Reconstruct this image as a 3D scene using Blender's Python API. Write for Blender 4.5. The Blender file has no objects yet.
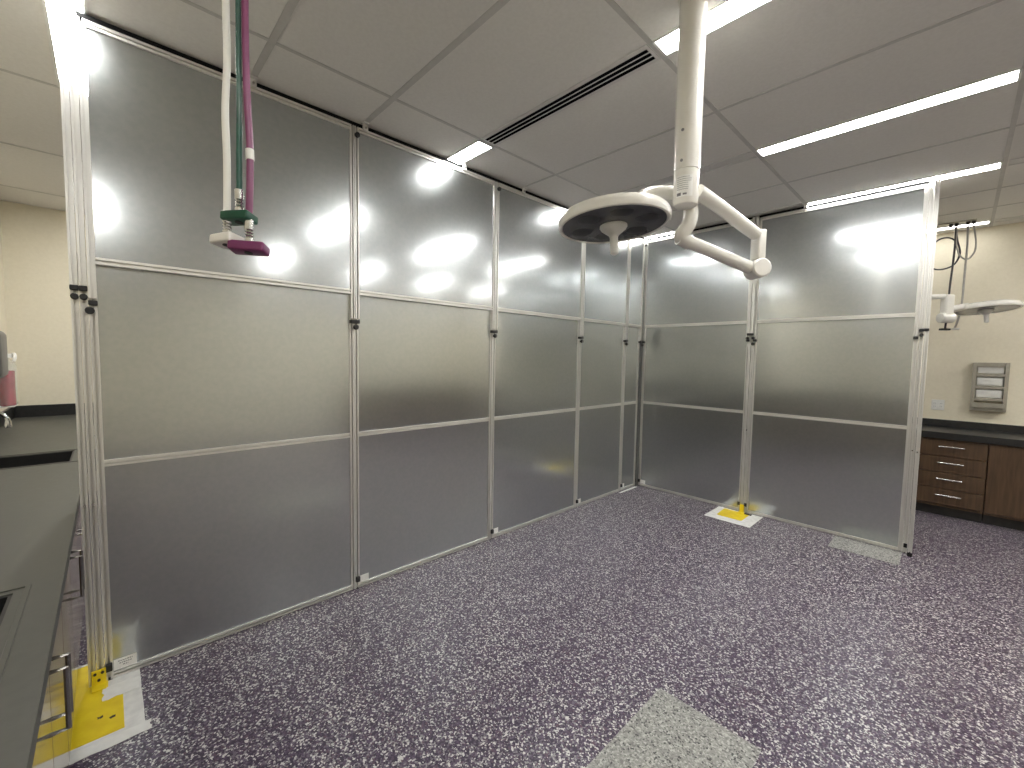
import bpy, bmesh, math, random
from mathutils import Vector, Matrix
random.seed(7)
C = bpy.context.scene.collection
PI = math.pi

# ------------------------------------------------------------------ materials
def new_mat(name):
    m = bpy.data.materials.new(name); m.use_nodes = True
    nt = m.node_tree; b = nt.nodes['Principled BSDF']
    return m, nt, b

def setc(b, col=None, rough=None, metal=None, spec=None):
    if col is not None: b.inputs['Base Color'].default_value = (*col, 1)
    if rough is not None: b.inputs['Roughness'].default_value = rough
    if metal is not None: b.inputs['Metallic'].default_value = metal
    if spec is not None: b.inputs['Specular IOR Level'].default_value = spec

def noisy(name, c1, c2, scale, rough, metal=0.0, spec=0.5, detail=4, bump=0.0, r2=None, stretch=None):
    """procedural two-tone noise material"""
    m, nt, b = new_mat(name)
    tc = nt.nodes.new('ShaderNodeTexCoord')
    n = nt.nodes.new('ShaderNodeTexNoise'); n.inputs['Scale'].default_value = scale; n.inputs['Detail'].default_value = detail
    src = tc.outputs['Object']
    if stretch:
        mp = nt.nodes.new('ShaderNodeMapping'); mp.inputs['Scale'].default_value = stretch
        nt.links.new(src, mp.inputs['Vector']); src = mp.outputs['Vector']
    nt.links.new(src, n.inputs['Vector'])
    r = nt.nodes.new('ShaderNodeValToRGB')
    r.color_ramp.elements[0].position = .35; r.color_ramp.elements[1].position = .65
    r.color_ramp.elements[0].color = (*c1, 1); r.color_ramp.elements[1].color = (*c2, 1)
    nt.links.new(n.outputs['Fac'], r.inputs['Fac']); nt.links.new(r.outputs['Color'], b.inputs['Base Color'])
    setc(b, None, rough, metal, spec)
    if r2 is not None:
        mr = nt.nodes.new('ShaderNodeMapRange'); mr.inputs['To Min'].default_value = rough; mr.inputs['To Max'].default_value = r2
        mr.inputs['From Min'].default_value = .3; mr.inputs['From Max'].default_value = .7
        nt.links.new(n.outputs['Fac'], mr.inputs['Value']); nt.links.new(mr.outputs['Result'], b.inputs['Roughness'])
    if bump:
        bp = nt.nodes.new('ShaderNodeBump'); bp.inputs['Strength'].default_value = bump; bp.inputs['Distance'].default_value = .002
        nt.links.new(n.outputs['Fac'], bp.inputs['Height']); nt.links.new(bp.outputs['Normal'], b.inputs['Normal'])
    return m

def chips(name, stops, scale, rough, spec=0.5):
    """speckled chip flooring: each chip is one Voronoi cell with a colour of its own"""
    m, nt, b = new_mat(name)
    tc = nt.nodes.new('ShaderNodeTexCoord')
    nz = nt.nodes.new('ShaderNodeTexNoise'); nz.inputs['Scale'].default_value = scale * .9; nz.inputs['Detail'].default_value = 2
    sub = nt.nodes.new('ShaderNodeVectorMath'); sub.operation = 'SUBTRACT'; sub.inputs[1].default_value = (.5, .5, .5)
    sc = nt.nodes.new('ShaderNodeVectorMath'); sc.operation = 'SCALE'; sc.inputs['Scale'].default_value = 1.3 / scale
    ad = nt.nodes.new('ShaderNodeVectorMath'); ad.operation = 'ADD'
    v = nt.nodes.new('ShaderNodeTexVoronoi'); v.inputs['Scale'].default_value = scale
    nt.links.new(tc.outputs['Object'], nz.inputs['Vector']); nt.links.new(nz.outputs['Color'], sub.inputs[0])
    nt.links.new(sub.outputs['Vector'], sc.inputs[0]); nt.links.new(sc.outputs['Vector'], ad.inputs[0])
    nt.links.new(tc.outputs['Object'], ad.inputs[1]); nt.links.new(ad.outputs['Vector'], v.inputs['Vector'])
    sp = nt.nodes.new('ShaderNodeSeparateColor'); nt.links.new(v.outputs['Color'], sp.inputs['Color'])
    r = nt.nodes.new('ShaderNodeValToRGB'); r.color_ramp.interpolation = 'CONSTANT'
    e = r.color_ramp.elements
    while len(e) < len(stops): e.new(.5)
    for i, (p, c) in enumerate(stops): e[i].position = p; e[i].color = (*c, 1)
    nt.links.new(sp.outputs['Red'], r.inputs['Fac']); nt.links.new(r.outputs['Color'], b.inputs['Base Color'])
    setc(b, None, rough, 0, spec)
    return m

def wood(name, c1, c2, rough):
    m, nt, b = new_mat(name)
    tc = nt.nodes.new('ShaderNodeTexCoord')
    mp = nt.nodes.new('ShaderNodeMapping'); mp.inputs['Scale'].default_value = (14, 14, 1.2)
    n = nt.nodes.new('ShaderNodeTexNoise'); n.inputs['Scale'].default_value = 3; n.inputs['Detail'].default_value = 6; n.inputs['Distortion'].default_value = .4
    r = nt.nodes.new('ShaderNodeValToRGB'); r.color_ramp.elements[0].position = .3; r.color_ramp.elements[1].position = .7
    r.color_ramp.elements[0].color = (*c1, 1); r.color_ramp.elements[1].color = (*c2, 1)
    nt.links.new(tc.outputs['Object'], mp.inputs['Vector']); nt.links.new(mp.outputs['Vector'], n.inputs['Vector'])
    nt.links.new(n.outputs['Fac'], r.inputs['Fac']); nt.links.new(r.outputs['Color'], b.inputs['Base Color'])
    setc(b, None, rough)
    return m

def emit(name, col, s):
    m, nt, b = new_mat(name); setc(b, (.9, .9, .9), .5)
    b.inputs['Emission Color'].default_value = (*col, 1); b.inputs['Emission Strength'].default_value = s
    return m

def glassy(name, col, rough=.05, trans=1.0, ior=1.3):
    m, nt, b = new_mat(name); setc(b, col, rough)
    b.inputs['Transmission Weight'].default_value = trans; b.inputs['IOR'].default_value = ior
    return m

M = {}
M['galv'] = noisy('galvanised_sheet', (.535, .56, .567), (.57, .59, .592), 45, .29, 1.0, r2=.315, detail=3)
def two_lobe(m, r, f):
    """zinc coating: a broad soft lobe under a weaker tight one"""
    nt = m.node_tree; a = nt.nodes['Principled BSDF']; out = nt.nodes['Material Output']
    b = nt.nodes.new('ShaderNodeBsdfPrincipled'); b.inputs['Metallic'].default_value = 1; b.inputs['Roughness'].default_value = r
    nt.links.new(a.inputs['Base Color'].links[0].from_socket, b.inputs['Base Color'])
    mx = nt.nodes.new('ShaderNodeMixShader'); mx.inputs['Fac'].default_value = f
    nt.links.new(a.outputs['BSDF'], mx.inputs[1]); nt.links.new(b.outputs['BSDF'], mx.inputs[2]); nt.links.new(mx.outputs['Shader'], out.inputs['Surface'])
two_lobe(M['galv'], .14, .55)
M['alu'] = noisy('anodised_aluminium', (.74, .73, .69), (.77, .76, .72), 8, .38, .72)
M['rail'] = noisy('anodised_rail', (.76, .75, .71), (.79, .78, .74), 8, .38, .72)
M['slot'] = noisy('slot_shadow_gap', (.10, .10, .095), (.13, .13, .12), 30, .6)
M['black'] = noisy('black_plastic', (.012, .012, .012), (.02, .02, .02), 40, .45)
M['foam'] = noisy('black_foam', (.006, .006, .006), (.012, .012, .012), 200, .9, spec=.1)
M['tag'] = noisy('white_paper', (.78, .78, .75), (.85, .85, .82), 30, .6)
M['ink'] = noisy('grey_ink', (.18, .18, .19), (.22, .22, .23), 60, .6)
M['sheet'] = noisy('white_floor_sheet', (.70, .70, .68), (.82, .82, .79), 25, .5, bump=.3)
M['yellow'] = noisy('yellow_paint', (.80, .58, .010), (.88, .68, .02), 12, .42)
M['floor'] = chips('purple_chip_floor', [(0, (.028, .015, .040)), (.36, (.074, .048, .092)), (.57, (.135, .110, .148)), (.70, (.27, .26, .27)), (.81, (.62, .61, .59)), (.94, (.10, .055, .085))], 150, .30, .5)
M['patch'] = chips('grey_chip_patch', [(0, (.27, .27, .25)), (.35, (.35, .35, .325)), (.62, (.19, .19, .18)), (.78, (.48, .48, .45)), (.91, (.06, .06, .06))], 150, .36, .5)
M['ceil'] = noisy('ceiling_tile', (.71, .695, .655), (.745, .73, .69), 60, .9, spec=.2, bump=.1)
M['tee'] = noisy('ceiling_tee', (.50, .49, .46), (.54, .53, .50), 20, .6)
M['strip'] = noisy('ceiling_strip', (.62, .61, .58), (.66, .65, .62), 20, .6)
M['wall'] = noisy('cream_wall', (.77, .715, .57), (.80, .745, .60), 40, .7, spec=.3, bump=.05)
M['counter'] = noisy('dark_counter', (.058, .059, .050), (.074, .074, .064), 30, .42, r2=.48)
M['blackcounter'] = noisy('black_counter', (.012, .012, .012), (.02, .02, .02), 30, .35)
M['basin'] = noisy('black_basin', (.006, .006, .006), (.010, .010, .010), 30, .5)
M['wood'] = wood('walnut_laminate', (.062, .035, .018), (.108, .062, .032), .38)
M['laminate'] = wood('glossy_brown_laminate', (.12, .09, .065), (.17, .13, .095), .13)
M['kick'] = noisy('dark_kick', (.02, .018, .016), (.03, .027, .025), 20, .6)
M['steel'] = noisy('brushed_steel', (.60, .60, .58), (.68, .68, .66), 40, .25, 1.0)
M['chrome'] = noisy('chrome', (.75, .75, .75), (.8, .8, .8), 40, .1, 1.0)
M['darksteel'] = noisy('dark_steel_pull', (.30, .29, .27), (.36, .35, .33), 40, .25, 1.0)
M['lampwhite'] = noisy('white_enamel', (.74, .725, .67), (.78, .765, .71), 10, .22)
M['lens'] = noisy('dark_lens', (.075, .075, .08), (.10, .10, .105), 9, .08)
M['lensring'] = noisy('lens_dark_ring', (.02, .02, .02), (.03, .03, .03), 9, .3)
M['lensgrey'] = noisy('grey_lens', (.22, .23, .22), (.27, .28, .27), 9, .15)
M['cup'] = noisy('translucent_white_handle', (.72, .72, .68), (.76, .76, .72), 10, .35)
M['whitehose'] = noisy('white_hose', (.84, .83, .78), (.87, .86, .81), 30, .35)
M['greenhose'] = noisy('green_hose', (.008, .075, .05), (.014, .10, .07), 30, .3)
M['greenclear'] = noisy('pale_green_hose', (.055, .12, .10), (.08, .16, .13), 30, .2)
M['purplehose'] = noisy('purple_hose', (.21, .056, .135), (.25, .07, .16), 30, .28)
M['greenblock'] = noisy('green_block', (.003, .055, .03), (.006, .075, .04), 30, .35)
M['purpleblock'] = noisy('purple_block', (.15, .022, .095), (.18, .030, .115), 30, .35)
M['whiteblock'] = noisy('white_block', (.72, .70, .66), (.76, .74, .70), 30, .35)
M['clear'] = glassy('clear_plastic', (.92, .93, .93), .08, .85, 1.2)
M['pink'] = noisy('pink_liquid', (.42, .045, .07), (.48, .06, .09), 8, .2)
M['white'] = noisy('white_plastic', (.74, .74, .70), (.78, .78, .74), 20, .4)
M['greyplastic'] = noisy('grey_plastic', (.10, .10, .09), (.13, .13, .12), 20, .4)
M['taupe'] = noisy('taupe_metal', (.34, .32, .27), (.40, .38, .32), 20, .35, .5)
M['darkhose'] = noisy('dark_hose', (.03, .025, .03), (.045, .04, .045), 30, .4)
M['greyhose'] = noisy('grey_hose', (.38, .37, .34), (.42, .41, .38), 30, .4)
M['light'] = emit('light_diffuser', (1.0, .992, .975), 20.0)
M['dimlight'] = emit('far_light_diffuser', (1.0, .985, .95), 4.5)
M['vent'] = noisy('vent_slot', (.003, .003, .003), (.006, .006, .006), 30, .9, spec=0)

# ------------------------------------------------------------------ mesh helpers
def add_box(bm, x0, x1, y0, y1, z0, z1, bev=0.0, seg=2):
    tmp = bmesh.new()
    bmesh.ops.create_cube(tmp, size=1, matrix=Matrix.Translation(((x0+x1)/2, (y0+y1)/2, (z0+z1)/2)) @ Matrix.Diagonal((x1-x0, y1-y0, z1-z0, 1)))
    if bev: bmesh.ops.bevel(tmp, geom=tmp.edges[:], offset=bev, segments=seg, affect='EDGES', profile=.5)
    merge(bm, tmp)

def merge(bm, tmp, mat=None):
    if mat is not None: bmesh.ops.transform(tmp, matrix=mat, verts=tmp.verts)
    me = bpy.data.meshes.new('tmp'); tmp.to_mesh(me); tmp.free(); bm.from_mesh(me); bpy.data.meshes.remove(me)

def add_prism(bm, poly, axis, a, b, closed=True):
    """extrude a 2-D polygon along axis ('x': poly in (y,z); 'y': (x,z); 'z': (x,y))"""
    def P(p, t):
        if axis == 'x': return (t, p[0], p[1])
        if axis == 'y': return (p[0], t, p[1])
        return (p[0], p[1], t)
    lo = [bm.verts.new(P(p, a)) for p in poly]; hi = [bm.verts.new(P(p, b)) for p in poly]
    n = len(poly); fs = []
    for i in range(n):
        fs.append(bm.faces.new((lo[i], lo[(i+1) % n], hi[(i+1) % n], hi[i])))
    fs.append(bm.faces.new(lo[::-1])); fs.append(bm.faces.new(hi))
    bmesh.ops.recalc_face_normals(bm, faces=fs)

def add_lathe(bm, prof, n=40, mat=None):
    tmp = bmesh.new(); rings = []
    for r, z in prof:
        if r < 1e-5: rings.append([tmp.verts.new((0, 0, z))])
        else: rings.append([tmp.verts.new((r*math.cos(2*PI*i/n), r*math.sin(2*PI*i/n), z)) for i in range(n)])
    for A, B in zip(rings, rings[1:]):
        for i in range(n):
            j = (i+1) % n
            if len(A) == 1 and len(B) == 1: continue
            if len(A) == 1: tmp.faces.new((A[0], B[j], B[i]))
            elif len(B) == 1: tmp.faces.new((A[i], A[j], B[0]))
            else: tmp.faces.new((A[i], A[j], B[j], B[i]))
    for R in (rings[0], rings[-1]):
        if len(R) > 1: tmp.faces.new(R)
    bmesh.ops.recalc_face_normals(tmp, faces=tmp.faces)
    merge(bm, tmp, mat)

def align(a, b):
    """matrix that takes the local z axis 0..1 onto the segment a-b (no scaling)"""
    a, b = Vector(a), Vector(b)
    return Matrix.Translation(a) @ (b-a).to_track_quat('Z', 'Y').to_matrix().to_4x4()

def add_cyl(bm, a, b, r, r2=None, n=24, bev=0.0):
    L = (Vector(b)-Vector(a)).length; r2 = r if r2 is None else r2
    if bev: prof = [(0, 0), (r-bev, 0), (r, bev), (r2, L-bev), (r2-bev, L), (0, L)]
    else: prof = [(0, 0), (r, 0), (r2, L), (0, L)]
    add_lathe(bm, prof, n, align(a, b))

def catmull(pts, k=8):
    P = [Vector(p) for p in pts]; P = [P[0]*2-P[1]] + P + [P[-1]*2-P[-2]]; out = []
    for i in range(1, len(P)-2):
        for s in range(k):
            t = s/k; a, b, c, d = P[i-1:i+3]
            out.append(.5*((2*b)+(c-a)*t+(2*a-5*b+4*c-d)*t*t+(3*b-a-3*c+d)*t**3))
    out.append(P[-2]); return out

def add_tube(bm, pts, r, k=8, n=14, smooth=True, closed=False):
    P = catmull(pts, k) if smooth else [Vector(p) for p in pts]
    m = len(P); T = [(P[min(i+1, m-1)]-P[max(i-1, 0)]).normalized() for i in range(m)]
    u = T[0].orthogonal().normalized(); rings = []
    for i in range(m):
        u = (u - T[i]*u.dot(T[i])).normalized(); v = T[i].cross(u)
        rr = r(i/(m-1)) if callable(r) else r
        rings.append([bm.verts.new(P[i]+rr*(math.cos(2*PI*j/n)*u+math.sin(2*PI*j/n)*v)) for j in range(n)])
    fs = []
    for A, B in zip(rings, rings[1:]):
        for j in range(n): fs.append(bm.faces.new((A[j], A[(j+1) % n], B[(j+1) % n], B[j])))
    fs.append(bm.faces.new(rings[0][::-1])); fs.append(bm.faces.new(rings[-1]))
    bmesh.ops.recalc_face_normals(bm, faces=fs)

def obj(name, bm, mat, parent=None, label=None, smooth=False):
    me = bpy.data.meshes.new(name); bm.to_mesh(me); bm.free()
    o = bpy.data.objects.new(name, me); C.objects.link(o); me.materials.append(M[mat])
    if parent: o.parent = parent
    if label: o['label'] = label
    if smooth:
        me.polygons.foreach_set('use_smooth', [True]*len(me.polygons))
        if hasattr(me, 'set_sharp_from_angle'): me.set_sharp_from_angle(angle=math.radians(35))
    return o

def tag(o, label, cat, group=None):
    o['label'] = label; o['category'] = cat
    if group: o['group'] = group
    return o

def thing(name, label, cat, loc=(0, 0, 0), rotz=0, group=None):
    o = bpy.data.objects.new(name, None); C.objects.link(o); o.empty_display_size = .05
    o.location = loc; o.rotation_euler = (0, 0, rotz)
    return tag(o, label, cat, group)

def struct(name, bm, mat):
    o = obj(name, bm, mat); o['kind'] = 'structure'; return o

def box(*a, **k):
    bm = bmesh.new(); add_box(bm, *a, **k); return bm

def dup(root, loc, rotz, label, group=None):
    r = root.copy(); C.objects.link(r); r.location = loc; r.rotation_euler = (0, 0, rotz); r['label'] = label
    if group: r['group'] = group
    for ch in list(root.children):
        c = ch.copy(); C.objects.link(c); c.parent = r
        for g in list(ch.children):
            d = g.copy(); C.objects.link(d); d.parent = c
    return r

# ------------------------------------------------------------------ room shell
XA, XB, YA, YB, ZC = -3.86, 6.2, -.72, 6.74, 3.012
struct('floor', box(XA-.1, XB+.1, YA-.1, YB+.1, -.1, 0), 'floor')
struct('ceiling', box(XA-.1, XB+.1, YA-.1, YB+.1, ZC, ZC+.1), 'ceil')
struct('wall_left', box(XA-.1, XB+.1, YA-.1, YA, 0, ZC), 'wall')
struct('wall_end', box(XA-.1, XA, YA, YB, 0, ZC), 'wall')
struct('wall_far', box(XA-.1, XB+.1, YB, YB+.1, 0, ZC), 'wall')
struct('wall_right', box(XB, XB+.1, YA, YB, 0, ZC), 'wall')

# suspended-ceiling grid
GX = [-3.25, -2.04, -.83, .397, 1.627, 2.825, 4.03, 5.23]
ROWS = [-.085, 1.91, 3.33, 4.72, 6.5]
bm = bmesh.new()
for x in GX:
    w = .012 if x > 1 else .010
    add_box(bm, x-w, x+w, YA, YB, ZC-.003, ZC)
for y in (.60, 1.215): add_box(bm, XA, XB, y-.016, y+.016, ZC-.0035, ZC)
for y in (2.616, 4.03, 5.33, 5.93): add_box(bm, XA, XB, y-.009, y+.009, ZC-.0035, ZC)
struct('trim_1', bm, 'tee')
# blank strips of the light rows
n = 2
for (x0, x1, y) in ((.397, 1.627, 3.33), (.397, 1.627, 4.70), (2.825, 4.03, 6.5), (2.825, 4.03, 3.33), (2.825, 4.03, 4.72)):
    bm = bmesh.new(); add_box(bm, x0+.02, x1-.02, y-.048, y+.048, ZC-.002, ZC)
    for s in (-1, 1): add_box(bm, x0+.02, x1-.02, y+s*.055-.006, y+s*.055+.006, ZC-.006, ZC)
    struct('trim_%d' % n, bm, 'strip'); n += 1

# linear ceiling lights
def ceiling_light(x0, x1, y, label, lamp='light'):
    L = x1-x0-.03
    t = thing('ceiling_light', label, 'ceiling light', ((x0+x1)/2, y, ZC), 0, 'recessed linear ceiling lights')
    bm = bmesh.new(); h = L/2
    for s in (-1, 1):
        add_box(bm, -h, h, s*.062-.006, s*.062+.006, -.008, 0)
        add_box(bm, s*h-.006, s*h+.006, -.056, .056, -.008, 0)
    obj('frame', bm, 'white', t)
    obj('diffuser', box(-h+.006, h-.006, -.056, .056, -.005, 0), lamp, t)
    return t
ceiling_light(-.83, .397, -.085, 'linear ceiling light glaring at the top left above the dark counter')
ceiling_light(1.627, 2.825, 1.91, 'linear ceiling light passing behind the top of the white lamp pole')
ceiling_light(-.83, .397, 1.91, 'short stretch of linear ceiling light at the far end of the slotted vent')
ceiling_light(1.627, 2.825, 3.33, 'long linear ceiling light running out of the right edge of the picture')
ceiling_light(-.83, .397, 3.33, 'linear ceiling light mostly hidden behind the round surgical lamp head')
ceiling_light(1.627, 2.825, 4.72, 'linear ceiling light directly above the top edge of the right partition')
ceiling_light(-.83, .397, 4.72, 'linear ceiling light over the inside corner of the partition')
ceiling_light(1.627, 2.825, 6.5, 'small distant ceiling light near the cream wall behind the hanging hoses', 'dimlight')
ceiling_light(2.825, 4.03, -.085, 'added unseen linear ceiling light above the counter to the right of the viewer')  # unseen light, added to brighten the hanging hoses
ceiling_light(4.03, 5.23, 6.1, 'added unseen linear ceiling light over the far counter, right of the picture')  # added out of view to lift the far cream wall
ceiling_light(4.03, 5.23, 1.91, 'linear ceiling light to the right of the picture, nearer one')
ceiling_light(4.03, 5.23, 3.33, 'linear ceiling light to the right of the picture, middle one')
ceiling_light(4.03, 5.23, 4.72, 'linear ceiling light to the right of the picture, farther one')

ceiling_light(-3.25, -2.04, .35, 'added linear ceiling light hidden behind the left partition, nearer one')  # hidden light added to brighten the end wall and left ceiling
ceiling_light(-3.25, -2.04, 1.91, 'added linear ceiling light hidden behind the left partition, farther one')  # second hidden fill light added for the left side
# linear slot vent
t = thing('ceiling_vent', 'long linear ceiling air vent with three black slots in line with the light', 'air vent', (1.012, 1.91, ZC))
obj('frame', box(-.60, .60, -.068, .068, -.006, 0, bev=.002, seg=1), 'strip', t)
for s in (-1, 0, 1):
    obj('slot', box(-.585, .585, s*.032-.0105, s*.032+.0105, -.0075, -.0055), 'vent', t, 'black air slot')

# ------------------------------------------------------------------ partition
def bar_poly(x0, x1, y0, y1, s=.0042, d=.020):
    """aluminium profile outline with a T-slot in its front face (front is -y)"""
    c = (x0+x1)/2
    return [(x0, y0), (c-s, y0), (c-s, y0+d), (c+s, y0+d), (c+s, y0), (x1, y0), (x1, y1), (x0, y1)]
def vbar(x0, x1, y0, y1, z0, z1):
    bm = bmesh.new(); add_prism(bm, bar_poly(x0, x1, y0, y1), 'z', z0, z1); return bm
def hbar(x0, x1, y0, y1, z0, z1):
    c = (z0+z1)/2; s = .0036; d = .016
    bm = bmesh.new(); add_prism(bm, [(y0, z0), (y0, c-s), (y0+d, c-s), (y0+d, c+s), (y0, c+s), (y0, z1), (y1, z1), (y1, z0)], 'x', x0, x1); return bm

SW = .028          # stile width
Z1, Z2, ZT = 1.041, 1.960, 2.980
def collar(t, x0, x1, y):
    obj('collar', box(x0-.003, x1+.003, y-.022, y+.010, 1.762, 1.784, bev=.003), 'black', t, 'black collar')
def knob(t, x, y):
    bm = bmesh.new(); add_cyl(bm, (x, y, 1.738), (x, y-.030, 1.738), .008, n=12)
    add_cyl(bm, (x, y-.012, 1.738), (x, y-.034, 1.738), .0165, n=10, bev=.003)
    obj('clamp_knob', bm, 'black', t, 'black clamp knob', smooth=True)
def panel(W, loc, rotz, label, tagged=True, clip=True, top_knob=False, ink=False):
    t = thing('partition_panel', label, 'partition panel', loc, rotz, 'metal partition panels')
    fy0, fy1 = .006, .044          # lower frame
    uy0, uy1 = -.020, .005         # upper frame slides up in front of the lower one
    for x0 in (0, W-SW):
        obj('lower_stile', vbar(x0, x0+SW, fy0, fy1, .004, 2.00), 'alu', t)
        obj('upper_stile', vbar(x0+.001, x0+SW-.001, uy0, uy1, 1.792, ZT), 'alu', t)
        collar(t, x0+.002, x0+SW-.002, .000)
    obj('bottom_rail', hbar(SW, W-SW, fy0, fy1, .004, .032), 'rail', t)
    obj('middle_rail', hbar(SW, W-SW, fy0, fy1, Z1-.015, Z1+.015), 'rail', t)
    obj('upper_rail', hbar(SW, W-SW, uy0, uy1, Z2-.015, Z2+.015), 'rail', t)
    obj('top_rail', hbar(SW, W-SW, uy0, uy1, ZT-.030, ZT), 'rail', t)
    obj('lower_sheet', box(SW, W-SW, .014, .017, .032, Z1-.015), 'galv', t, 'lower galvanised sheet')
    obj('middle_sheet', box(SW, W-SW, .014, .017, Z1+.015, 2.00), 'galv', t, 'middle galvanised sheet')
    obj('upper_sheet', box(SW, W-SW, -.010, -.007, Z2+.015, ZT-.030), 'galv', t, 'upper galvanised sheet')
    obj('seal_strip', box(0, W, -.022, .006, ZT, 3.000), 'foam', t, 'black foam strip along the top')
    knob(t, .003, .004)
    if top_knob:
        bm = bmesh.new(); add_cyl(bm, (SW/2, -.020, 2.925), (SW/2, -.040, 2.925), .016, n=10, bev=.003)
        obj('clamp_knob', bm, 'black', t, 'black knob near the ceiling', smooth=True)
    if clip:
        obj('foot_clip', box(.002, SW-.002, -.012, .006, .050, .085, bev=.003), 'black', t, 'black foot clip')
        obj('foot_stub', box(.004, SW-.004, .004, .040, .000, .004), 'black', t, 'black foot pad')
    if tagged:
        g = obj('paper_tag', box(SW+.002, SW+(.085 if ink else .065), .0095, .0115, .036, .088 if ink else .080), 'tag', t, 'small white paper tag')
        if ink:
            bm = bmesh.new()
            for k, (a, b) in enumerate(((.018, .070), (.022, .066), (.034, .054))):
                z = .076-.011*k; q = SW+a
                while q < SW+b:
                    w = random.uniform(.004, .009); add_box(bm, q, min(q+w, SW+b), .0090, .0096, z-.0022, z+.0022); q += w+.0025
            obj('print', bm, 'ink', g, 'illegible grey print')
    return t

Q = PI/2
LY = [-.054, 1.154, 2.335, 3.509, 4.357, 4.690]
Ln = ['large metal partition panel at the left end beside the counter, behind the hanging hoses',
      'second metal partition panel of the left run, between the hoses and the slotted vent',
      'third metal partition panel of the left run, left of the round lamp head',
      'metal partition panel of the left run seen below the round lamp head',
      'very narrow metal partition panel of the left run next to the inside corner']
for i in range(5):
    panel(LY[i+1]-LY[i]-.001, (0, LY[i], 0), Q, Ln[i], top_knob=i in (1, 2), ink=(i == 0))
RY = 4.733
panel(1.199-.010, (.010, RY, 0), 0, 'metal partition panel of the right run between the inside corner and the yellow plate', top_knob=True)
panel(2.442-1.236, (1.236, RY, 0), 0, 'metal partition panel of the right run above the grey floor patch, at its free end', tagged=False, clip=False)

# dark post standing in for the shaded gap in the inside angle
t = thing('corner_shade_post', 'dark narrow post standing in for the shaded gap at the inside corner between the two partition runs', 'post', (.0, RY, 0))
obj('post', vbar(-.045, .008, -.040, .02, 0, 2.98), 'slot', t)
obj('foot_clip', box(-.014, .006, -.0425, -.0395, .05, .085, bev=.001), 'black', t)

def support_post(loc, rotz, label, lower, upper, knobs, bracket=True):
    """slotted uprights with a telescoping upper part"""
    t = thing('support_post', label, 'post', loc, rotz, 'aluminium support posts')
    z0 = .0060 if bracket else .004
    for x0, w, y in lower:
        obj('lower_upright', vbar(x0, x0+w, y-.002, y+.038, z0, 1.99), 'alu', t)
        obj('foot_pad', box(x0+.001, x0+w-.001, y, y+.036, .0045 if bracket else 0, z0), 'black', t)
        bm = bmesh.new(); add_cyl(bm, (x0+w/2, y-.002, .86), (x0+w/2, y-.007, .86), .006, n=10)
        obj('screw', bm, 'steel', t, smooth=True)
    for x0, w, y in upper:
        obj('upper_upright', vbar(x0, x0+w, y-.030, y-.004, 1.845, 2.985), 'alu', t)
        obj('collar', box(x0-.001, x0+w+.001, y-.034, y-.003, 1.822, 1.843, bev=.003), 'black', t, 'black collar')
    for x, y in knobs:
        bm = bmesh.new(); add_cyl(bm, (x, y-.002, 1.795), (x, y-.036, 1.795), .0135, n=10, bev=.003)
        obj('clamp_knob', bm, 'black', t, 'black clamp knob', smooth=True)
    return t
two = [(.001, .0255, 0), (.029, .0255, 0)]
support_post((0, -.1105, 0), Q, 'pair of aluminium uprights ending the left partition run against the counter', two, two, ((.014, 0), (.042, 0)))
support_post((1.168, RY-.03, 0), 0, 'aluminium upright standing on the yellow plate in the right partition run', [(.033, .0315, .032)], [(.020, .056, .008)], ((.022, .012), (.076, .012)))
t = support_post((2.4445, RY, 0), 0, 'aluminium uprights at the free right end of the partition', [(.001, .0255, 0), (.033, .0255, -.058)], [(.001, .0285, -.004), (.033, .0255, -.036)], ((.016, 0), ), bracket=False)
obj('foot_clip', box(.003, .025, -.012, -.0025, .050, .085, bev=.003), 'black', t, 'black foot clip')
obj('foot_cap', box(.031, .0605, -.063, -.018, .004, .034, bev=.002), 'black', t, 'black foot cap')

# small clips that hang the partition from the ceiling grid
def ceiling_clip(x, y, rz, label):
    t = thing('ceiling_clip', label, 'clip', (x, y, ZC), rz, 'ceiling clips above the partition')
    bm = bmesh.new(); add_box(bm, -.016, .016, -.012, .0, -.050, -.004, bev=.002); add_box(bm, -.018, .018, -.03, .0, -.012, -.004, bev=.002)
    obj('bracket', bm, 'strip', t)
    bm = bmesh.new(); add_cyl(bm, (0, -.012, -.034), (0, -.019, -.034), .006, n=10); obj('screw', bm, 'steel', t, smooth=True)
ceiling_clip(.034, 1.215, Q, 'small grey clip hanging from the ceiling just right of the first panel joint')
ceiling_clip(.034, .60, Q, 'small dark clip at the ceiling behind the purple hose')
ceiling_clip(.034, 2.62, Q, 'small grey clip at the ceiling just left of the round lamp head')
ceiling_clip(.034, 1.99, Q, 'small bright clip at the ceiling beside the end of the vent light')
ceiling_clip(1.63, RY-.036, 0, 'small clip at the left end of the light above the right partition')

# floor pieces --------------------------------------------------------------
tag(obj('floor_patch', box(1.79, 2.225, 1.02, 1.862, 0, .0015), 'patch'), 'light grey speckled floor patch set in the purple floor at the bottom edge', 'floor patch')
tag(obj('floor_patch', box(1.995, 2.445, 4.41, 4.728, 0, .0015), 'patch'), 'light grey speckled floor patch against the right end of the partition', 'floor patch')
tag(obj('tape_strip', box(.010, .040, 4.30, 4.66, 0, .0012), 'tag'), 'pale strip of tape on the floor along the narrow panel by the corner', 'tape')

def rough_sheet(poly, z0, z1):
    bm = bmesh.new(); add_prism(bm, poly, 'z', z0, z1); return bm
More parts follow.
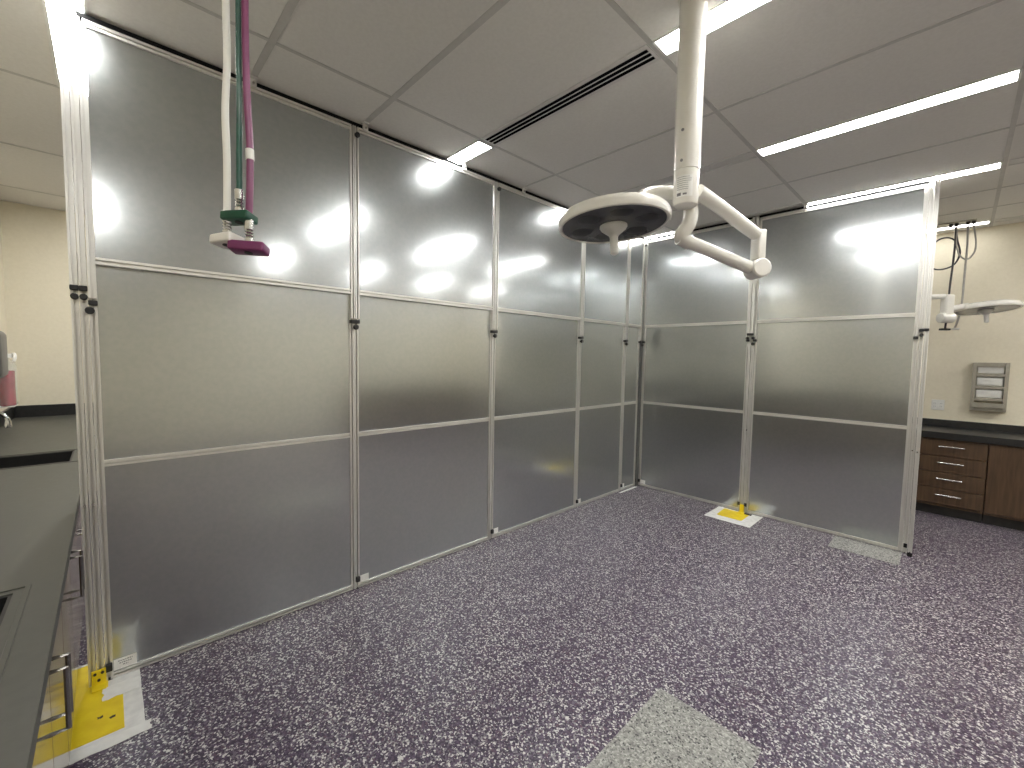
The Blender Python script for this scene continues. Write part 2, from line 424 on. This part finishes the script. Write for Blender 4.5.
# left plate
def ragged(x0, x1, y0, y1, a, n=9):
    out = []
    c = [(x0, y0), (x1, y0), (x1, y1), (x0, y1)]
    for i in range(4):
        p, q = c[i], c[(i+1) % 4]
        for k in range(n):
            t = k/n; out.append((p[0]+(q[0]-p[0])*t+random.uniform(-a, a), p[1]+(q[1]-p[1])*t+random.uniform(-a, a)))
    return out
ws = obj('floor_sheet', rough_sheet(ragged(-.22, .455, -.205, .068, .003), 0, .0015), 'sheet')
tag(ws, 'torn white sheet taped to the floor under the yellow plate by the counter', 'sheet')
t = thing('anchor_plate', 'yellow steel floor plate with an upright bracket at the left partition end', 'anchor plate', (0, 0, .0015))
obj('base_plate', rough_sheet([(-.20, -.195), (.385, -.195), (.385, .004), (.105, .004), (.085, -.045), (-.20, -.045)], 0, .0030), 'yellow', t)
bm = bmesh.new(); add_box(bm, .006, .012, -.100, -.050, .003, .078, bev=.002); add_box(bm, .006, .060, -.100, -.050, .003, .009, bev=.002)
b = obj('bracket', bm, 'yellow', t)
for (y, z) in ((-.088, .062), (-.062, .062), (-.075, .030)):
    bm = bmesh.new(); add_cyl(bm, (.012, y, z), (.018, y, z), .006, n=8); obj('bolt', bm, 'black', b, smooth=True)
for (x, y) in ((.25, -.08), (.28, -.04)):
    obj('scuff', rough_sheet(ragged(x, x+.014, y, y+.02, .003, 3), .003, .0034), 'kick', t)
tp = obj('tape_strip', rough_sheet(ragged(.055, .150, -.062, .060, .005, 6), .0047, .0062), 'tag')
tag(tp, 'crumpled white tape stuck over the edge of the left yellow plate', 'tape')
tp = obj('tape_strip', rough_sheet(ragged(.405, .465, -.19, .085, .004, 6), .0017, .0032), 'tag')
tag(tp, 'white tape along the near edge of the sheet under the left yellow plate', 'tape')
# right plate
tag(obj('floor_sheet', box(.985, 1.410, 4.330, 4.726, 0, .0015), 'sheet'), 'clean white square sheet under the yellow plate in front of the right partition', 'sheet')
t = thing('anchor_plate', 'yellow floor plate with a low bracket at the double upright of the right partition', 'anchor plate', (1.168, RY-.03, .0015))
obj('base_plate', rough_sheet([(-.115, -.010), (-.105, -.24), (-.09, -.255), (.115, -.255), (.13, -.24), (.13, -.010)], 0, .0030), 'yellow', t)
bm = bmesh.new(); add_box(bm, .030, .072, -.010, -.0035, .003, .088, bev=.002); add_box(bm, .020, .082, -.06, -.0035, .003, .009, bev=.002)
obj('bracket', bm, 'yellow', t)
for x in (.018, .083): obj('foot_clip', box(x-.012, x+.012, -.014, -.003, .075, .110, bev=.003), 'black', t, 'black clip')
obj('shoe', box(.085, .150, -.040, -.012, .003, .012, bev=.003), 'kick', t, 'dark foot bar')

# ------------------------------------------------------------------ surgical lamps
def head_bm(R):
    bm = bmesh.new()
    add_lathe(bm, [(0, .066), (R*.55, .064), (R*.82, .058), (R*.95, .046), (R*.995, .030), (R, .012), (R*.985, .002), (R*.955, 0), (R*.935, .003), (R*.93, .012), (0, .012)], 64)
    return bm
# near lamp
PX, PY = 1.868, 1.752
t = thing('surgical_lamp', 'large white ceiling mounted surgical lamp with round head in the middle of the room', 'surgical lamp', (PX, PY, ZC), 0, 'surgical lamps')
def L(p): return (p[0]-PX, p[1]-PY, p[2]-ZC)
bm = bmesh.new(); add_lathe(bm, [(0, -.006), (.055, -.006), (.058, -.004), (.058, 0), (0, 0)], 40); obj('ceiling_flange', bm, 'lampwhite', t, smooth=True)
bm = bmesh.new(); add_lathe(bm, [(0, -.675), (.0515, -.675), (.0515, -.006), (0, -.006)], 48); obj('ceiling_tube', bm, 'lampwhite', t, smooth=True)
bm = bmesh.new(); add_lathe(bm, [(0, -.818), (.036, -.818), (.046, -.813), (.0495, -.803), (.0495, -.681), (.048, -.6755), (0, -.6755)], 48); obj('swivel_collar', bm, 'lampwhite', t, smooth=True)
cdir = Vector((.76, -1.75, 0)).normalized()
def onpole(ang, z, r, h, rad, name, mat):
    d = Matrix.Rotation(ang, 3, 'Z') @ cdir
    bm = bmesh.new(); add_cyl(bm, d*(rad-.002)+Vector((0, 0, z)), d*(rad+h)+Vector((0, 0, z)), r, n=12); return obj(name, bm, mat, t, smooth=True)
onpole(-.38, -.528, .006, .002, .0515, 'screw', 'ink'); onpole(-.38, -.647, .006, .002, .0515, 'screw', 'ink')
# printed label wrapped on the collar
def wrap(a0, a1, z0, z1, rad, th, bm, n=10):
    base = math.atan2(cdir.y, cdir.x); V = []
    for i in range(n+1):
        a = base+a0+(a1-a0)*i/n
        V.append([bm.verts.new((rr*math.cos(a), rr*math.sin(a), z)) for rr in (rad, rad+th) for z in (z0, z1)])
    for A, B in zip(V, V[1:]):
        for i, j in ((0, 1), (1, 3), (3, 2), (2, 0)): bm.faces.new((A[i], A[j], B[j], B[i]))
    for A in (V[0], V[-1]): bm.faces.new((A[0], A[1], A[3], A[2]))
    bmesh.ops.recalc_face_normals(bm, faces=bm.faces)
bm = bmesh.new(); wrap(-.75, .55, -.790, -.705, .0495, .0006, bm); lb = obj('label', bm, 'tag', t, 'printed rating label')
bm = bmesh.new()
for k in range(7): wrap(-.70, random.uniform(.1, .5), -.714-.008*k, -.7125-.008*k, .0499, .0006, bm, 6)
wrap(-.70, -.35, -.786, -.774, .0499, .0006, bm, 4); wrap(-.2, .1, -.784, -.777, .0499, .0006, bm, 4)
obj('print', bm, 'ink', lb, 'small grey print')
# arms
bm = bmesh.new(); add_tube(bm, [L((1.895, 1.80, 2.262)), L((1.93, 1.905, 2.229)), L((2.004, 2.125, 2.150)), L((2.014, 2.158, 2.138))], lambda s: .031-.005*s, 6, 20)
obj('extension_arm', bm, 'lampwhite', t, smooth=True)
bm = bmesh.new(); tb = bmesh.new(); add_box(tb, -.017, .017, -.033, .033, -.075, .055, bev=.006, seg=3)
merge(bm, tb, Matrix.Translation(L((2.020, 2.180, 2.103))) @ Matrix.Rotation(math.radians(50), 4, 'Z')); obj('joint_block', bm, 'lampwhite', t, smooth=True)
bm = bmesh.new(); d = Vector((.75, -.66, 0)).normalized(); c0 = Vector(L((2.020, 2.176, 1.985)))
add_cyl(bm, c0-d*.045, c0+d*.045, .043, n=32, bev=.006); obj('joint_drum', bm, 'lampwhite', t, smooth=True)
bm = bmesh.new(); add_tube(bm, [L((2.000, 2.140, 1.990)), L((1.94, 2.02, 2.023)), L((1.872, 1.875, 2.061)), L((1.824, 1.794, 2.084))], lambda s: .028-.002*s, 6, 20)
obj('spring_arm', bm, 'lampwhite', t, smooth=True)
yk = [L(p) for p in ((1.852, 1.842, 2.068), (1.833, 1.800, 2.092), (1.858, 1.808, 2.135), (1.864, 1.816, 2.178), (1.850, 1.828, 2.228), (1.815, 1.832, 2.270), (1.775, 1.800, 2.288), (1.728, 1.715, 2.274), (1.712, 1.655, 2.232), (1.710, 1.632, 2.190))]
bm = bmesh.new(); add_tube(bm, yk, .030, 6, 18); obj('yoke', bm, 'lampwhite', t, smooth=True)
# lamp head
HC = Vector(L((1.670, 1.532, 2.108)))
hm = Matrix.Translation(HC) @ Matrix.Rotation(math.radians(-3.5), 4, Vector((.65, .76, 0))) @ Matrix.Rotation(math.radians(-3.0), 4, Vector((-.76, .65, 0)))
bm = head_bm(.225); bmesh.ops.transform(bm, matrix=hm, verts=bm.verts); hd = obj('lamp_head', bm, 'lampwhite', t, smooth=True)
bm = bmesh.new(); add_lathe(bm, [(0, .0045), (.208, .0045), (.2085, .0115), (0, .0115)], 64, hm); ln = obj('lens', bm, 'lens', hd, 'dark glass lens')
bm = bmesh.new()
for k in range(6):
    a = k*PI/3+.3; add_lathe(bm, [(0, .0035), (.045, .0035), (.045, .0044), (0, .0044)], 24, hm @ Matrix.Translation((.135*math.cos(a), .135*math.sin(a), 0)))
obj('led_window', bm, 'lensring', ln, smooth=True)
bm = bmesh.new(); add_lathe(bm, [(0, -.116), (.010, -.116), (.0165, -.110), (.0170, -.045), (.022, -.036), (.050, -.014), (.056, -.004), (.055, .003), (0, .003)], 40, hm)
obj('sterile_handle', bm, 'cup', hd, 'white cup shaped centre handle', smooth=True)
bm = bmesh.new(); add_tube(bm, [L(p) for p in ((1.740, 1.660, 2.205), (1.765, 1.685, 2.222), (1.792, 1.710, 2.210), (1.805, 1.722, 2.178), (1.802, 1.718, 2.150))], .020, 6, 16)
obj('fork', bm, 'lampwhite', hd, smooth=True)
bm = bmesh.new(); tb = bmesh.new(); add_lathe(tb, [(0, 0), (.036, 0), (.040, .006), (.040, .03), (.034, .042), (0, .046)], 32)
merge(bm, tb, hm @ Matrix.Translation((.098, .140, .040))); obj('pivot_boss', bm, 'lampwhite', hd, smooth=True)

# far lamp (behind the right partition)
QX, QY = 2.30, 5.56
t = thing('surgical_lamp', 'distant white surgical lamp hanging before the cream wall at the right edge', 'surgical lamp', (QX, QY, ZC), 0, 'surgical lamps')
def L2(p): return (p[0]-QX, p[1]-QY, p[2]-ZC)
bm = bmesh.new(); add_lathe(bm, [(0, -.06), (.064, -.06), (.10, -.035), (.145, -.02), (.15, 0), (0, 0)], 32); obj('ceiling_flange', bm, 'lampwhite', t, smooth=True)
bm = bmesh.new(); add_lathe(bm, [(0, -.657), (.0625, -.657), (.0625, -.06), (0, -.06)], 32); obj('ceiling_tube', bm, 'lampwhite', t, smooth=True)
bm = bmesh.new(); add_lathe(bm, [(0, -.86), (.056, -.86), (.060, -.85), (.060, -.663), (.058, -.6575), (0, -.6575)], 32); obj('swivel_collar', bm, 'lampwhite', t, smooth=True)
bm = bmesh.new(); add_tube(bm, [L2((2.31, 5.58, 2.20)), L2((2.43, 5.705, 2.205)), L2((2.545, 5.825, 2.213))], .024, 6, 16); obj('extension_arm', bm, 'lampwhite', t, smooth=True)
bm = bmesh.new(); tb = bmesh.new(); add_box(tb, -.040, .040, -.036, .036, -.11, .125, bev=.015, seg=3)
merge(bm, tb, Matrix.Translation(L2((2.568, 5.845, 2.105))) @ Matrix.Rotation(math.radians(46), 4, 'Z')); obj('joint_block', bm, 'lampwhite', t, smooth=True)
bm = bmesh.new(); c0 = Vector(L2((2.568, 5.843, 2.01))); d = Vector((.7, .71, 0))
add_cyl(bm, c0-d*.06, c0+d*.06, .048, n=24, bev=.008); obj('joint_drum', bm, 'lampwhite', t, smooth=True)
bm = bmesh.new(); add_tube(bm, [L2((2.585, 5.862, 2.09)), L2((2.63, 5.905, 2.105)), L2((2.70, 5.975, 2.125))], .030, 6, 16); obj('yoke', bm, 'lampwhite', t, smooth=True)
hm = Matrix.Translation(L2((2.826, 6.105, 2.085))) @ Matrix.Rotation(math.radians(-7), 4, Vector((.69, .72, 0)))
bm = head_bm(.232); bmesh.ops.transform(bm, matrix=hm, verts=bm.verts); hd = obj('lamp_head', bm, 'lampwhite', t, smooth=True)
bm = bmesh.new(); add_lathe(bm, [(0, .0045), (.214, .0045), (.215, .0115), (0, .0115)], 48, hm); ln = obj('lens', bm, 'lensgrey', hd, 'grey glass lens')
bm = bmesh.new(); add_lathe(bm, [(0, -.116), (.010, -.116), (.0165, -.110), (.0170, -.045), (.022, -.036), (.050, -.014), (.056, -.004), (.055, .003), (0, .003)], 32, hm)
obj('sterile_handle', bm, 'cup', hd, 'white centre handle', smooth=True)

# ------------------------------------------------------------------ hanging hoses near the camera
def hose(label, pts, r, mat, loc, block, blockmat, rot, extra=None):
    t = thing('gas_hose', label, 'hose', loc, 0, 'gas hoses hanging from the ceiling')
    o = Vector(loc)
    bm = bmesh.new(); add_lathe(bm, [(0, -.012), (.018, -.012), (.024, 0), (0, 0)], 20); obj('ceiling_fitting', bm, 'steel', t, smooth=True)
    bm = bmesh.new(); add_tube(bm, [Vector(p)-o for p in pts], r, 8, 14); h = obj('tube', bm, mat, t, smooth=True)
    e = Vector(pts[-1])-o
    bm = bmesh.new(); add_lathe(bm, [(0, -.040), (.0085, -.040), (.0085, -.030), (.006, -.028), (.0085, -.025), (.006, -.022), (.0085, -.019), (.006, -.016), (.0085, -.013), (.0085, .006), (0, .006)], 16, Matrix.Translation(e))
    obj('connector', bm, 'steel', t, 'ribbed metal connector', smooth=True)
    w, l, hh = block
    m = Matrix.Translation(e+Vector((0, 0, -.040))) @ Matrix.Rotation(math.radians(-9), 4, Vector((.69, .72, 0))) @ Matrix.Rotation(rot, 4, 'Z')
    bm = bmesh.new(); tb = bmesh.new(); add_box(tb, -w/2, w/2, -l/2, l/2, -hh, 0, bev=.004, seg=3); merge(bm, tb, m); k = obj('outlet_block', bm, blockmat, t, smooth=True)
    bm = bmesh.new(); add_lathe(bm, [(0, -hh-.0012), (.0075, -hh-.0012), (.0075, -hh+.001), (0, -hh+.001)], 18, m); obj('socket', bm, 'kick', k, 'dark socket hole', smooth=True)
    if extra:
        for (nm, a, b, rr, mt, lab) in extra:
            bm = bmesh.new(); add_cyl(bm, Vector(a)-o, Vector(b)-o, rr, n=14); obj(nm, bm, mt, h, lab, smooth=True)
    return t
hose('white hose hanging from the ceiling with a white end block, left of the three hoses',
     [(1.628, .200, 3.005), (1.630, .199, 2.7), (1.634, .196, 2.45), (1.638, .193, 2.264), (1.648, .191, 2.145), (1.647, .186, 2.045), (1.657, .185, 1.945), (1.663, .182, 1.835)], .0066, 'whitehose', (1.628, .200, ZC), (.036, .054, .019), 'whiteblock', math.radians(-62))
hose('green hose between the white and purple hoses, ending in a dark green block',
     [(1.640, .222, 3.005), (1.644, .220, 2.7), (1.650, .216, 2.45), (1.654, .211, 2.264), (1.666, .207, 2.085), (1.670, .205, 2.016), (1.677, .201, 1.880)], .0050, 'greenclear', (1.640, .222, ZC), (.036, .058, .018), 'greenblock', math.radians(-50),
     [('sleeve', (1.6700, .2050, 2.016), (1.6765, .2013, 1.890), .0056, 'greenhose', 'dark green sleeve')])
hose('purple hose hanging from the ceiling with a purple end block, right of the three hoses',
     [(1.648, .240, 3.005), (1.652, .237, 2.7), (1.658, .230, 2.45), (1.664, .221, 2.265), (1.677, .218, 2.086), (1.688, .219, 1.956), (1.695, .213, 1.820)], .0066, 'purplehose', (1.648, .240, ZC), (.036, .066, .019), 'purpleblock', math.radians(-35),
     [('white_band', (1.6865, .219, 1.967), (1.6885, .2188, 1.946), .0076, 'tag', 'white tape band')])

# ------------------------------------------------------------------ cabinets
def base_cabinet(W, D, loc, rotz, label, mat='laminate', drawers=0, pulls=True, pmat='darksteel', top=.828):
    """front at local y=0 facing -y"""
    t = thing('base_cabinet', label, 'cabinet', loc, rotz, 'base cabinets')
    bm = bmesh.new()
    add_box(bm, .001, .018, .020, D, .10, top); add_box(bm, W-.018, W-.001, .020, D, .10, top)
    add_box(bm, .018, W-.018, .020, D, .10, .118); add_box(bm, .018, W-.018, D-.012, D, .118, top)
    add_box(bm, .018, W-.018, .020, .032, top-.03, top)
    obj('carcass', bm, mat, t)
    obj('toe_kick', box(.001, W-.001, .075, D, 0, .10), 'kick', t)
    if drawers:
        z = .125; hs = (top-.012-z)/drawers
        for k in range(drawers):
            d = obj('drawer', box(.004, W-.004, 0, .020, z+hs*k+.003, z+hs*(k+1)-.003, bev=.002, seg=1), mat, t)
            zz = z+hs*(k+.62); bm = bmesh.new()
            add_cyl(bm, (W/2-.085, -.030, zz), (W/2+.098, -.030, zz), .0065, n=12)
            for s in (-1, 1): add_cyl(bm, (W/2+s*.08, 0, zz), (W/2+s*.08, -.030, zz), .005, n=10)
            obj('pull', bm, pmat, d, 'silver bar pull', smooth=True)
    else:
        for s, (x0, x1) in ((1, (.003, W/2-.002)), (-1, (W/2+.002, W-.003))):
            d = obj('door', box(x0, x1, 0, .020, .125, top-.012, bev=.002, seg=1), mat, t)
            if pulls:
                x = W/2-s*.035; bm = bmesh.new()
                add_tube(bm, [(x, 0, .715), (x, -.034, .715), (x, -.034, .545), (x, 0, .545)], .006, 1, 10, smooth=False)
                obj('pull', bm, pmat, d, 'steel bar pull', smooth=True)
    return t
# left run, fronts facing +y
names = {-4: 'brown base cabinet in the corner at the far end of the left counter', -3: 'brown base cabinet second from the far end of the left counter', -2: 'brown base cabinet under the far sink',
         -1: 'brown base cabinet just beyond the partition end', 0: 'glossy brown base cabinet touching the partition end under the counter', 1: 'glossy brown base cabinet under the near sink, beside the left yellow plate',
         2: 'brown base cabinet below the near left corner of the picture', 3: 'brown base cabinet under the near end of the left counter'}
proto = None
for k in range(-4, 4):
    x1 = .63+.85*k
    if proto is None: proto = base_cabinet(.85, .575, (x1, -.140, 0), PI, names[k]); 
    else: dup(proto, (x1, -.140, 0), PI, names[k], 'base cabinets')

# counter with two sink cut-outs
t = thing('countertop', 'long dark grey countertop with two sinks along the left wall', 'countertop', (0, YA, .83))
def counter_pieces(x0, x1, holes):
    bm = bmesh.new(); cur = x0
    for (a, b, c, d) in holes:
        add_box(bm, cur, a, .003, .602, 0, .04)
        add_box(bm, a, b, .003, c, 0, .04); add_box(bm, a, b, d, .602, 0, .04); cur = b
    add_box(bm, cur, x1, .003, .602, 0, .04); return bm
H1 = (-1.50, -1.095, .13, .535); H2 = (.875, 1.45, .13, .505)
obj('slab', counter_pieces(XA+.004, 3.18, (H1, H2)), 'counter', t)
bm = bmesh.new(); add_box(bm, XA+.004, 3.18, .001, .022, .04, .160, bev=.002, seg=1); add_box(bm, XA+.001, XA+.022, .022, .602, .04, .160, bev=.002, seg=1)
obj('backsplash', bm, 'blackcounter', t, 'black backsplash')
def sink(h, label):
    x0, x1, y0, y1 = h; d = .20
    s = thing('sink', label, 'sink', ((x0+x1)/2, YA+(y0+y1)/2, .83), 0, 'sinks'); a, b = (x1-x0)/2-.001, (y1-y0)/2-.001
    bm = bmesh.new(); w = .008
    add_box(bm, -a, a, -b, b, -d-w, -d); add_box(bm, -a, -a+w, -b, b, -d, .036); add_box(bm, a-w, a, -b, b, -d, .036)
    add_box(bm, -a+w, a-w, -b, -b+w, -d, .036); add_box(bm, -a+w, a-w, b-w, b, -d, .036)
    obj('basin', bm, 'basin', s)
    bm = bmesh.new(); add_lathe(bm, [(0, .002), (.03, .002), (.042, .004), (.044, 0), (0, 0)], 24, Matrix.Translation((0, 0, -d))); obj('drain', bm, 'steel', s, smooth=True)
    bm = bmesh.new(); e = .022
    for (p0, p1, q0, q1) in ((-a-e-.012, a+e+.012, b+e, b+e+.012), (-a-e-.012, a+e+.012, -b-e-.012, -b-e), (-a-e-.012, -a-e, -b-e, b+e), (a+e, a+e+.012, -b-e, b+e)):
        add_box(bm, p0, p1, q0, q1, .040, .0435, bev=.001, seg=1)
    obj('raised_rim', bm, 'counter', s)
sink(H1, 'far rectangular black sink in the counter just beyond the partition end')
sink(H2, 'near rectangular black sink cut off by the left edge of the picture')
# gooseneck faucet at the far sink
t = thing('faucet', 'chrome gooseneck faucet at the far sink by the left edge', 'faucet', (-1.30, -.665, .870))
bm = bmesh.new(); add_lathe(bm, [(0, 0), (.030, 0), (.030, .008), (.018, .02), (.016, .06), (0, .06)], 24); obj('base', bm, 'chrome', t, smooth=True)
bm = bmesh.new(); add_tube(bm, [(0, 0, .05), (0, 0, .20), (0, .02, .285), (0, .085, .320), (0, .165, .312), (0, .205, .275), (0, .212, .240)], .011, 8, 14); obj('spout', bm, 'chrome', t, smooth=True)
bm = bmesh.new(); add_lathe(bm, [(0, -.03), (.014, -.03), (.016, -.02), (.013, .012), (0, .012)], 18, Matrix.Translation((0, .212, .242))); obj('aerator', bm, 'chrome', t, smooth=True)
bm = bmesh.new(); add_tube(bm, [(0, 0, .045), (-.05, .01, .06), (-.11, .02, .085)], lambda s: .009-.003*s, 6, 10); obj('lever', bm, 'chrome', t, smooth=True)
# soap jug + towel dispenser
t = thing('soap_dispenser', 'clear bottle of pink soap held on the left wall beyond the far faucet', 'soap dispenser', (-3.05, -.650, 1.07))
fl = Matrix.Diagonal((1.3, .65, 1, 1))
bm = bmesh.new(); add_lathe(bm, [(0, 0), (.085, 0), (.096, .012), (.098, .05), (.094, .15), (.098, .22), (.098, .34), (.085, .38), (.04, .405), (.04, .415), (0, .415)], 32, fl); obj('bottle', bm, 'clear', t, smooth=True)
bm = bmesh.new(); add_lathe(bm, [(0, .006), (.036, .006), (.038, .02), (.038, .30), (0, .302)], 32, fl); obj('liquid', bm, 'pink', t, 'pink soap', smooth=True)
bm = bmesh.new(); add_lathe(bm, [(0, .416), (.045, .416), (.045, .445), (.03, .45), (0, .45)], 24); obj('cap', bm, 'white', t, smooth=True)
bm = bmesh.new(); add_tube(bm, [(.0, .03, .435), (.02, .055, .45), (.05, .062, .42), (.06, .055, .385)], .011, 8, 10); obj('grip', bm, 'white', t, smooth=True)
bm = bmesh.new(); add_box(bm, -.10, .10, -.0695, -.064, -.02, .36, bev=.002, seg=1); add_box(bm, -.10, .10, -.064, .05, -.012, -.001, bev=.002, seg=1); obj('wall_holder', bm, 'white', t)
t = thing('towel_dispenser', 'grey rounded towel dispenser on the left wall above the far sink', 'dispenser', (-1.78, YA, 1.36))
obj('housing', box(-.15, .15, .001, .215, 0, .33, bev=.045, seg=5), 'greyplastic', t, smooth=True)
obj('slot', box(-.11, .11, .06, .13, -.004, .004, bev=.002, seg=1), 'black', t)
obj('mount_plate', box(-.12, .12, 0, .0015, .02, .31), 'greyplastic', t)

# far run against the cream wall
base_cabinet(.51, .565, (2.412, 6.170, 0), 0, 'brown wooden cabinet of four drawers with silver pulls behind the right partition', 'wood', drawers=4, pmat='steel', top=.805)
base_cabinet(.85, .565, (2.924, 6.170, 0), 0, 'brown wooden door cabinet at the right edge beside the four drawers', 'wood', pmat='steel', top=.805)
base_cabinet(.85, .565, (1.560, 6.170, 0), 0, 'brown wooden door cabinet hidden behind the right partition', 'wood', pmat='steel', top=.805)
base_cabinet(.85, .565, (3.776, 6.170, 0), 0, 'brown wooden door cabinet outside the right edge', 'wood', pmat='steel', top=.805)
t = thing('countertop', 'black countertop on the brown cabinets against the cream wall', 'countertop', (1.55, 6.14, .807))
obj('slab', box(0, 3.09, 0, .598, 0, .066, bev=.003, seg=1), 'blackcounter', t)
obj('backsplash', box(0, 3.09, .577, .598, .066, .145, bev=.002, seg=1), 'blackcounter', t)
# right wall run, seen only mirrored in the metal sheets
for k, lab in enumerate(('brown cabinet on the right wall nearest the viewer', 'brown cabinet on the right wall, middle one', 'brown cabinet on the right wall farthest from the viewer')):
    base_cabinet(.95, .60, (5.58, 4.6+.95*k, 0), -Q, lab, 'wood', pmat='steel', top=.805)
t = thing('countertop', 'black countertop on the cabinets along the right wall', 'countertop', (5.55, 3.62, .807))
obj('slab', box(0, .645, 0, 2.90, 0, .066), 'blackcounter', t)

# glove box holder on the far wall
t = thing('glove_dispenser', 'taupe metal glove box holder with three slots on the cream wall', 'glove dispenser', (2.780, YB, 1.085))
W, Hh, D = .256, .505, .095
bm = bmesh.new(); add_box(bm, 0, .030, -D, 0, 0, Hh, bev=.003); add_box(bm, W-.030, W, -D, 0, 0, Hh, bev=.003); add_box(bm, .03, W-.03, -D, 0, Hh-.045, Hh, bev=.003); add_box(bm, .03, W-.03, -D, 0, 0, .03, bev=.003)
for k in range(3): add_box(bm, .03, W-.03, -D, -.01, .105+.127*k, .135+.127*k, bev=.003)
obj('rack', bm, 'taupe', t)
bm = bmesh.new(); add_box(bm, .012, W-.012, -D-.03, -D, .035, .062, bev=.004); add_box(bm, .012, W-.012, -D-.036, -D-.028, .035, .085, bev=.003); obj('front_lip', bm, 'taupe', t)
for k in range(3):
    bm = bmesh.new(); add_box(bm, .034, W-.034, -D+.018, -.002, .138+.127*k, .226+.127*k, bev=.012, seg=3); obj('glove_box', bm, 'white', t, 'pale glove box in its slot', smooth=True)
# power outlet
t = thing('power_outlet', 'white double power outlet on the cream wall above the drawer cabinet', 'outlet', (2.538, YB, 1.112))
obj('cover_plate', box(-.052, .052, -.007, 0, -.058, .058, bev=.003), 'white', t)
for x in (-.025, .025):
    r_ = obj('receptacle', box(x-.017, x+.017, -.0095, -.0065, -.034, .034, bev=.003), 'white', t)
    bm = bmesh.new()
    for z in (-.017, .017):
        for s in (-1, 1): add_box(bm, x+s*.006-.001, x+s*.006+.001, -.0102, -.009, z-.004, z+.005)
    obj('contact_slot', bm, 'kick', r_)

# far hoses
t = thing('ceiling_outlet_plate', 'dark service plate in the ceiling that the distant hoses hang from', 'service plate', (2.56, 6.33, ZC))
obj('plate', box(-.16, .16, -.045, .045, -.010, 0, bev=.002, seg=1), 'taupe', t)
for x in (-.13, -.02, .02, .10, .14):
    bm = bmesh.new(); add_cyl(bm, (x, 0, -.010), (x, 0, -.040), .017, .012, n=12); obj('outlet', bm, 'kick', t, smooth=True)
fo = Vector((2.56, 6.33, ZC))
def far_hose(label, lines, mat, endmat, end, w):
    o = thing('gas_hose', label, 'hose', (2.56, 6.33, ZC-.04), 0, 'distant gas hoses'); z = Vector((2.56, 6.33, ZC-.04))
    for k, (nm, pts, r) in enumerate(lines):
        bm = bmesh.new(); add_tube(bm, [Vector(p)-z for p in pts], r, 10, 10); obj(nm, bm, mat, o, smooth=True)
    e = Vector(end)-z
    bm = bmesh.new(); tb = bmesh.new(); add_box(tb, -w, w, -.02, .02, -.014, .006, bev=.003); merge(bm, tb, Matrix.Translation(e) @ Matrix.Rotation(math.radians(46), 4, 'Z')); obj('outlet_block', bm, endmat, o)
far_hose('dark distant hose with a big round loop behind the partition end', [
    ('tube', [(2.575, 6.33, 2.965), (2.58, 6.29, 2.80), (2.577, 6.275, 2.60), (2.568, 6.25, 2.35), (2.565, 6.235, 2.10), (2.558, 6.215, 1.93)], .0085),
    ('loop', [(2.575, 6.345, 2.965), (2.595, 6.33, 2.83), (2.62, 6.34, 2.70), (2.585, 6.30, 2.585), (2.51, 6.22, 2.535), (2.44, 6.15, 2.54), (2.38, 6.10, 2.62), (2.40, 6.13, 2.74), (2.46, 6.19, 2.83), (2.52, 6.25, 2.855), (2.565, 6.30, 2.84), (2.60, 6.33, 2.79)], .0075)], 'darkhose', 'black', (2.556, 6.212, 1.925), .042)
far_hose('pale grey distant hose with a short loop in front of the cream wall', [
    ('tube', [(2.66, 6.345, 2.965), (2.667, 6.36, 2.75), (2.664, 6.36, 2.45), (2.66, 6.35, 2.15), (2.635, 6.30, 1.98), (2.625, 6.28, 1.94)], .0085),
    ('loop', [(2.70, 6.33, 2.965), (2.725, 6.36, 2.80), (2.72, 6.37, 2.70), (2.675, 6.34, 2.63), (2.62, 6.30, 2.67), (2.590, 6.285, 2.78), (2.585, 6.31, 2.90), (2.58, 6.33, 2.965)], .0070)], 'greyhose', 'white', (2.622, 6.276, 1.932), .036)

# ------------------------------------------------------------------ camera, world
cam = bpy.data.cameras.new('camera'); co = bpy.data.objects.new('camera', cam); C.objects.link(co)
cam.sensor_fit = 'HORIZONTAL'; cam.sensor_width = 36.0; cam.lens = 425.37*36/1024; cam.clip_start = .02
r_ = Vector((0.688, 0.725, 0.017)); yaw, pitch, roll = 0.8106995, -0.0622036, 0.0167753
fw = Vector((-math.sin(yaw)*math.cos(pitch), math.cos(yaw)*math.cos(pitch), math.sin(pitch)))
rt = Vector((math.cos(yaw), math.sin(yaw), 0)); up = rt.cross(fw)
r2 = math.cos(roll)*rt+math.sin(roll)*up; u2 = -math.sin(roll)*rt+math.cos(roll)*up
R3 = Matrix((r2, u2, -fw)).transposed()
co.matrix_world = Matrix.Translation((2.6894, 0, 1.5611)) @ R3.to_4x4()
bpy.context.scene.camera = co
w = bpy.data.worlds.new('world'); bpy.context.scene.world = w; w.use_nodes = True
w.node_tree.nodes['Background'].inputs['Color'].default_value = (.05, .05, .05, 1)
w.node_tree.nodes['Background'].inputs['Strength'].default_value = .3
vs = bpy.context.scene.view_settings
vs.view_transform = 'Standard'; vs.look = 'None'; vs.gamma = 1; vs.use_curve_mapping = False
vs.exposure = 1.5
bpy.context.scene.cycles.max_bounces = 10
bpy.context.scene.cycles.diffuse_bounces = 6
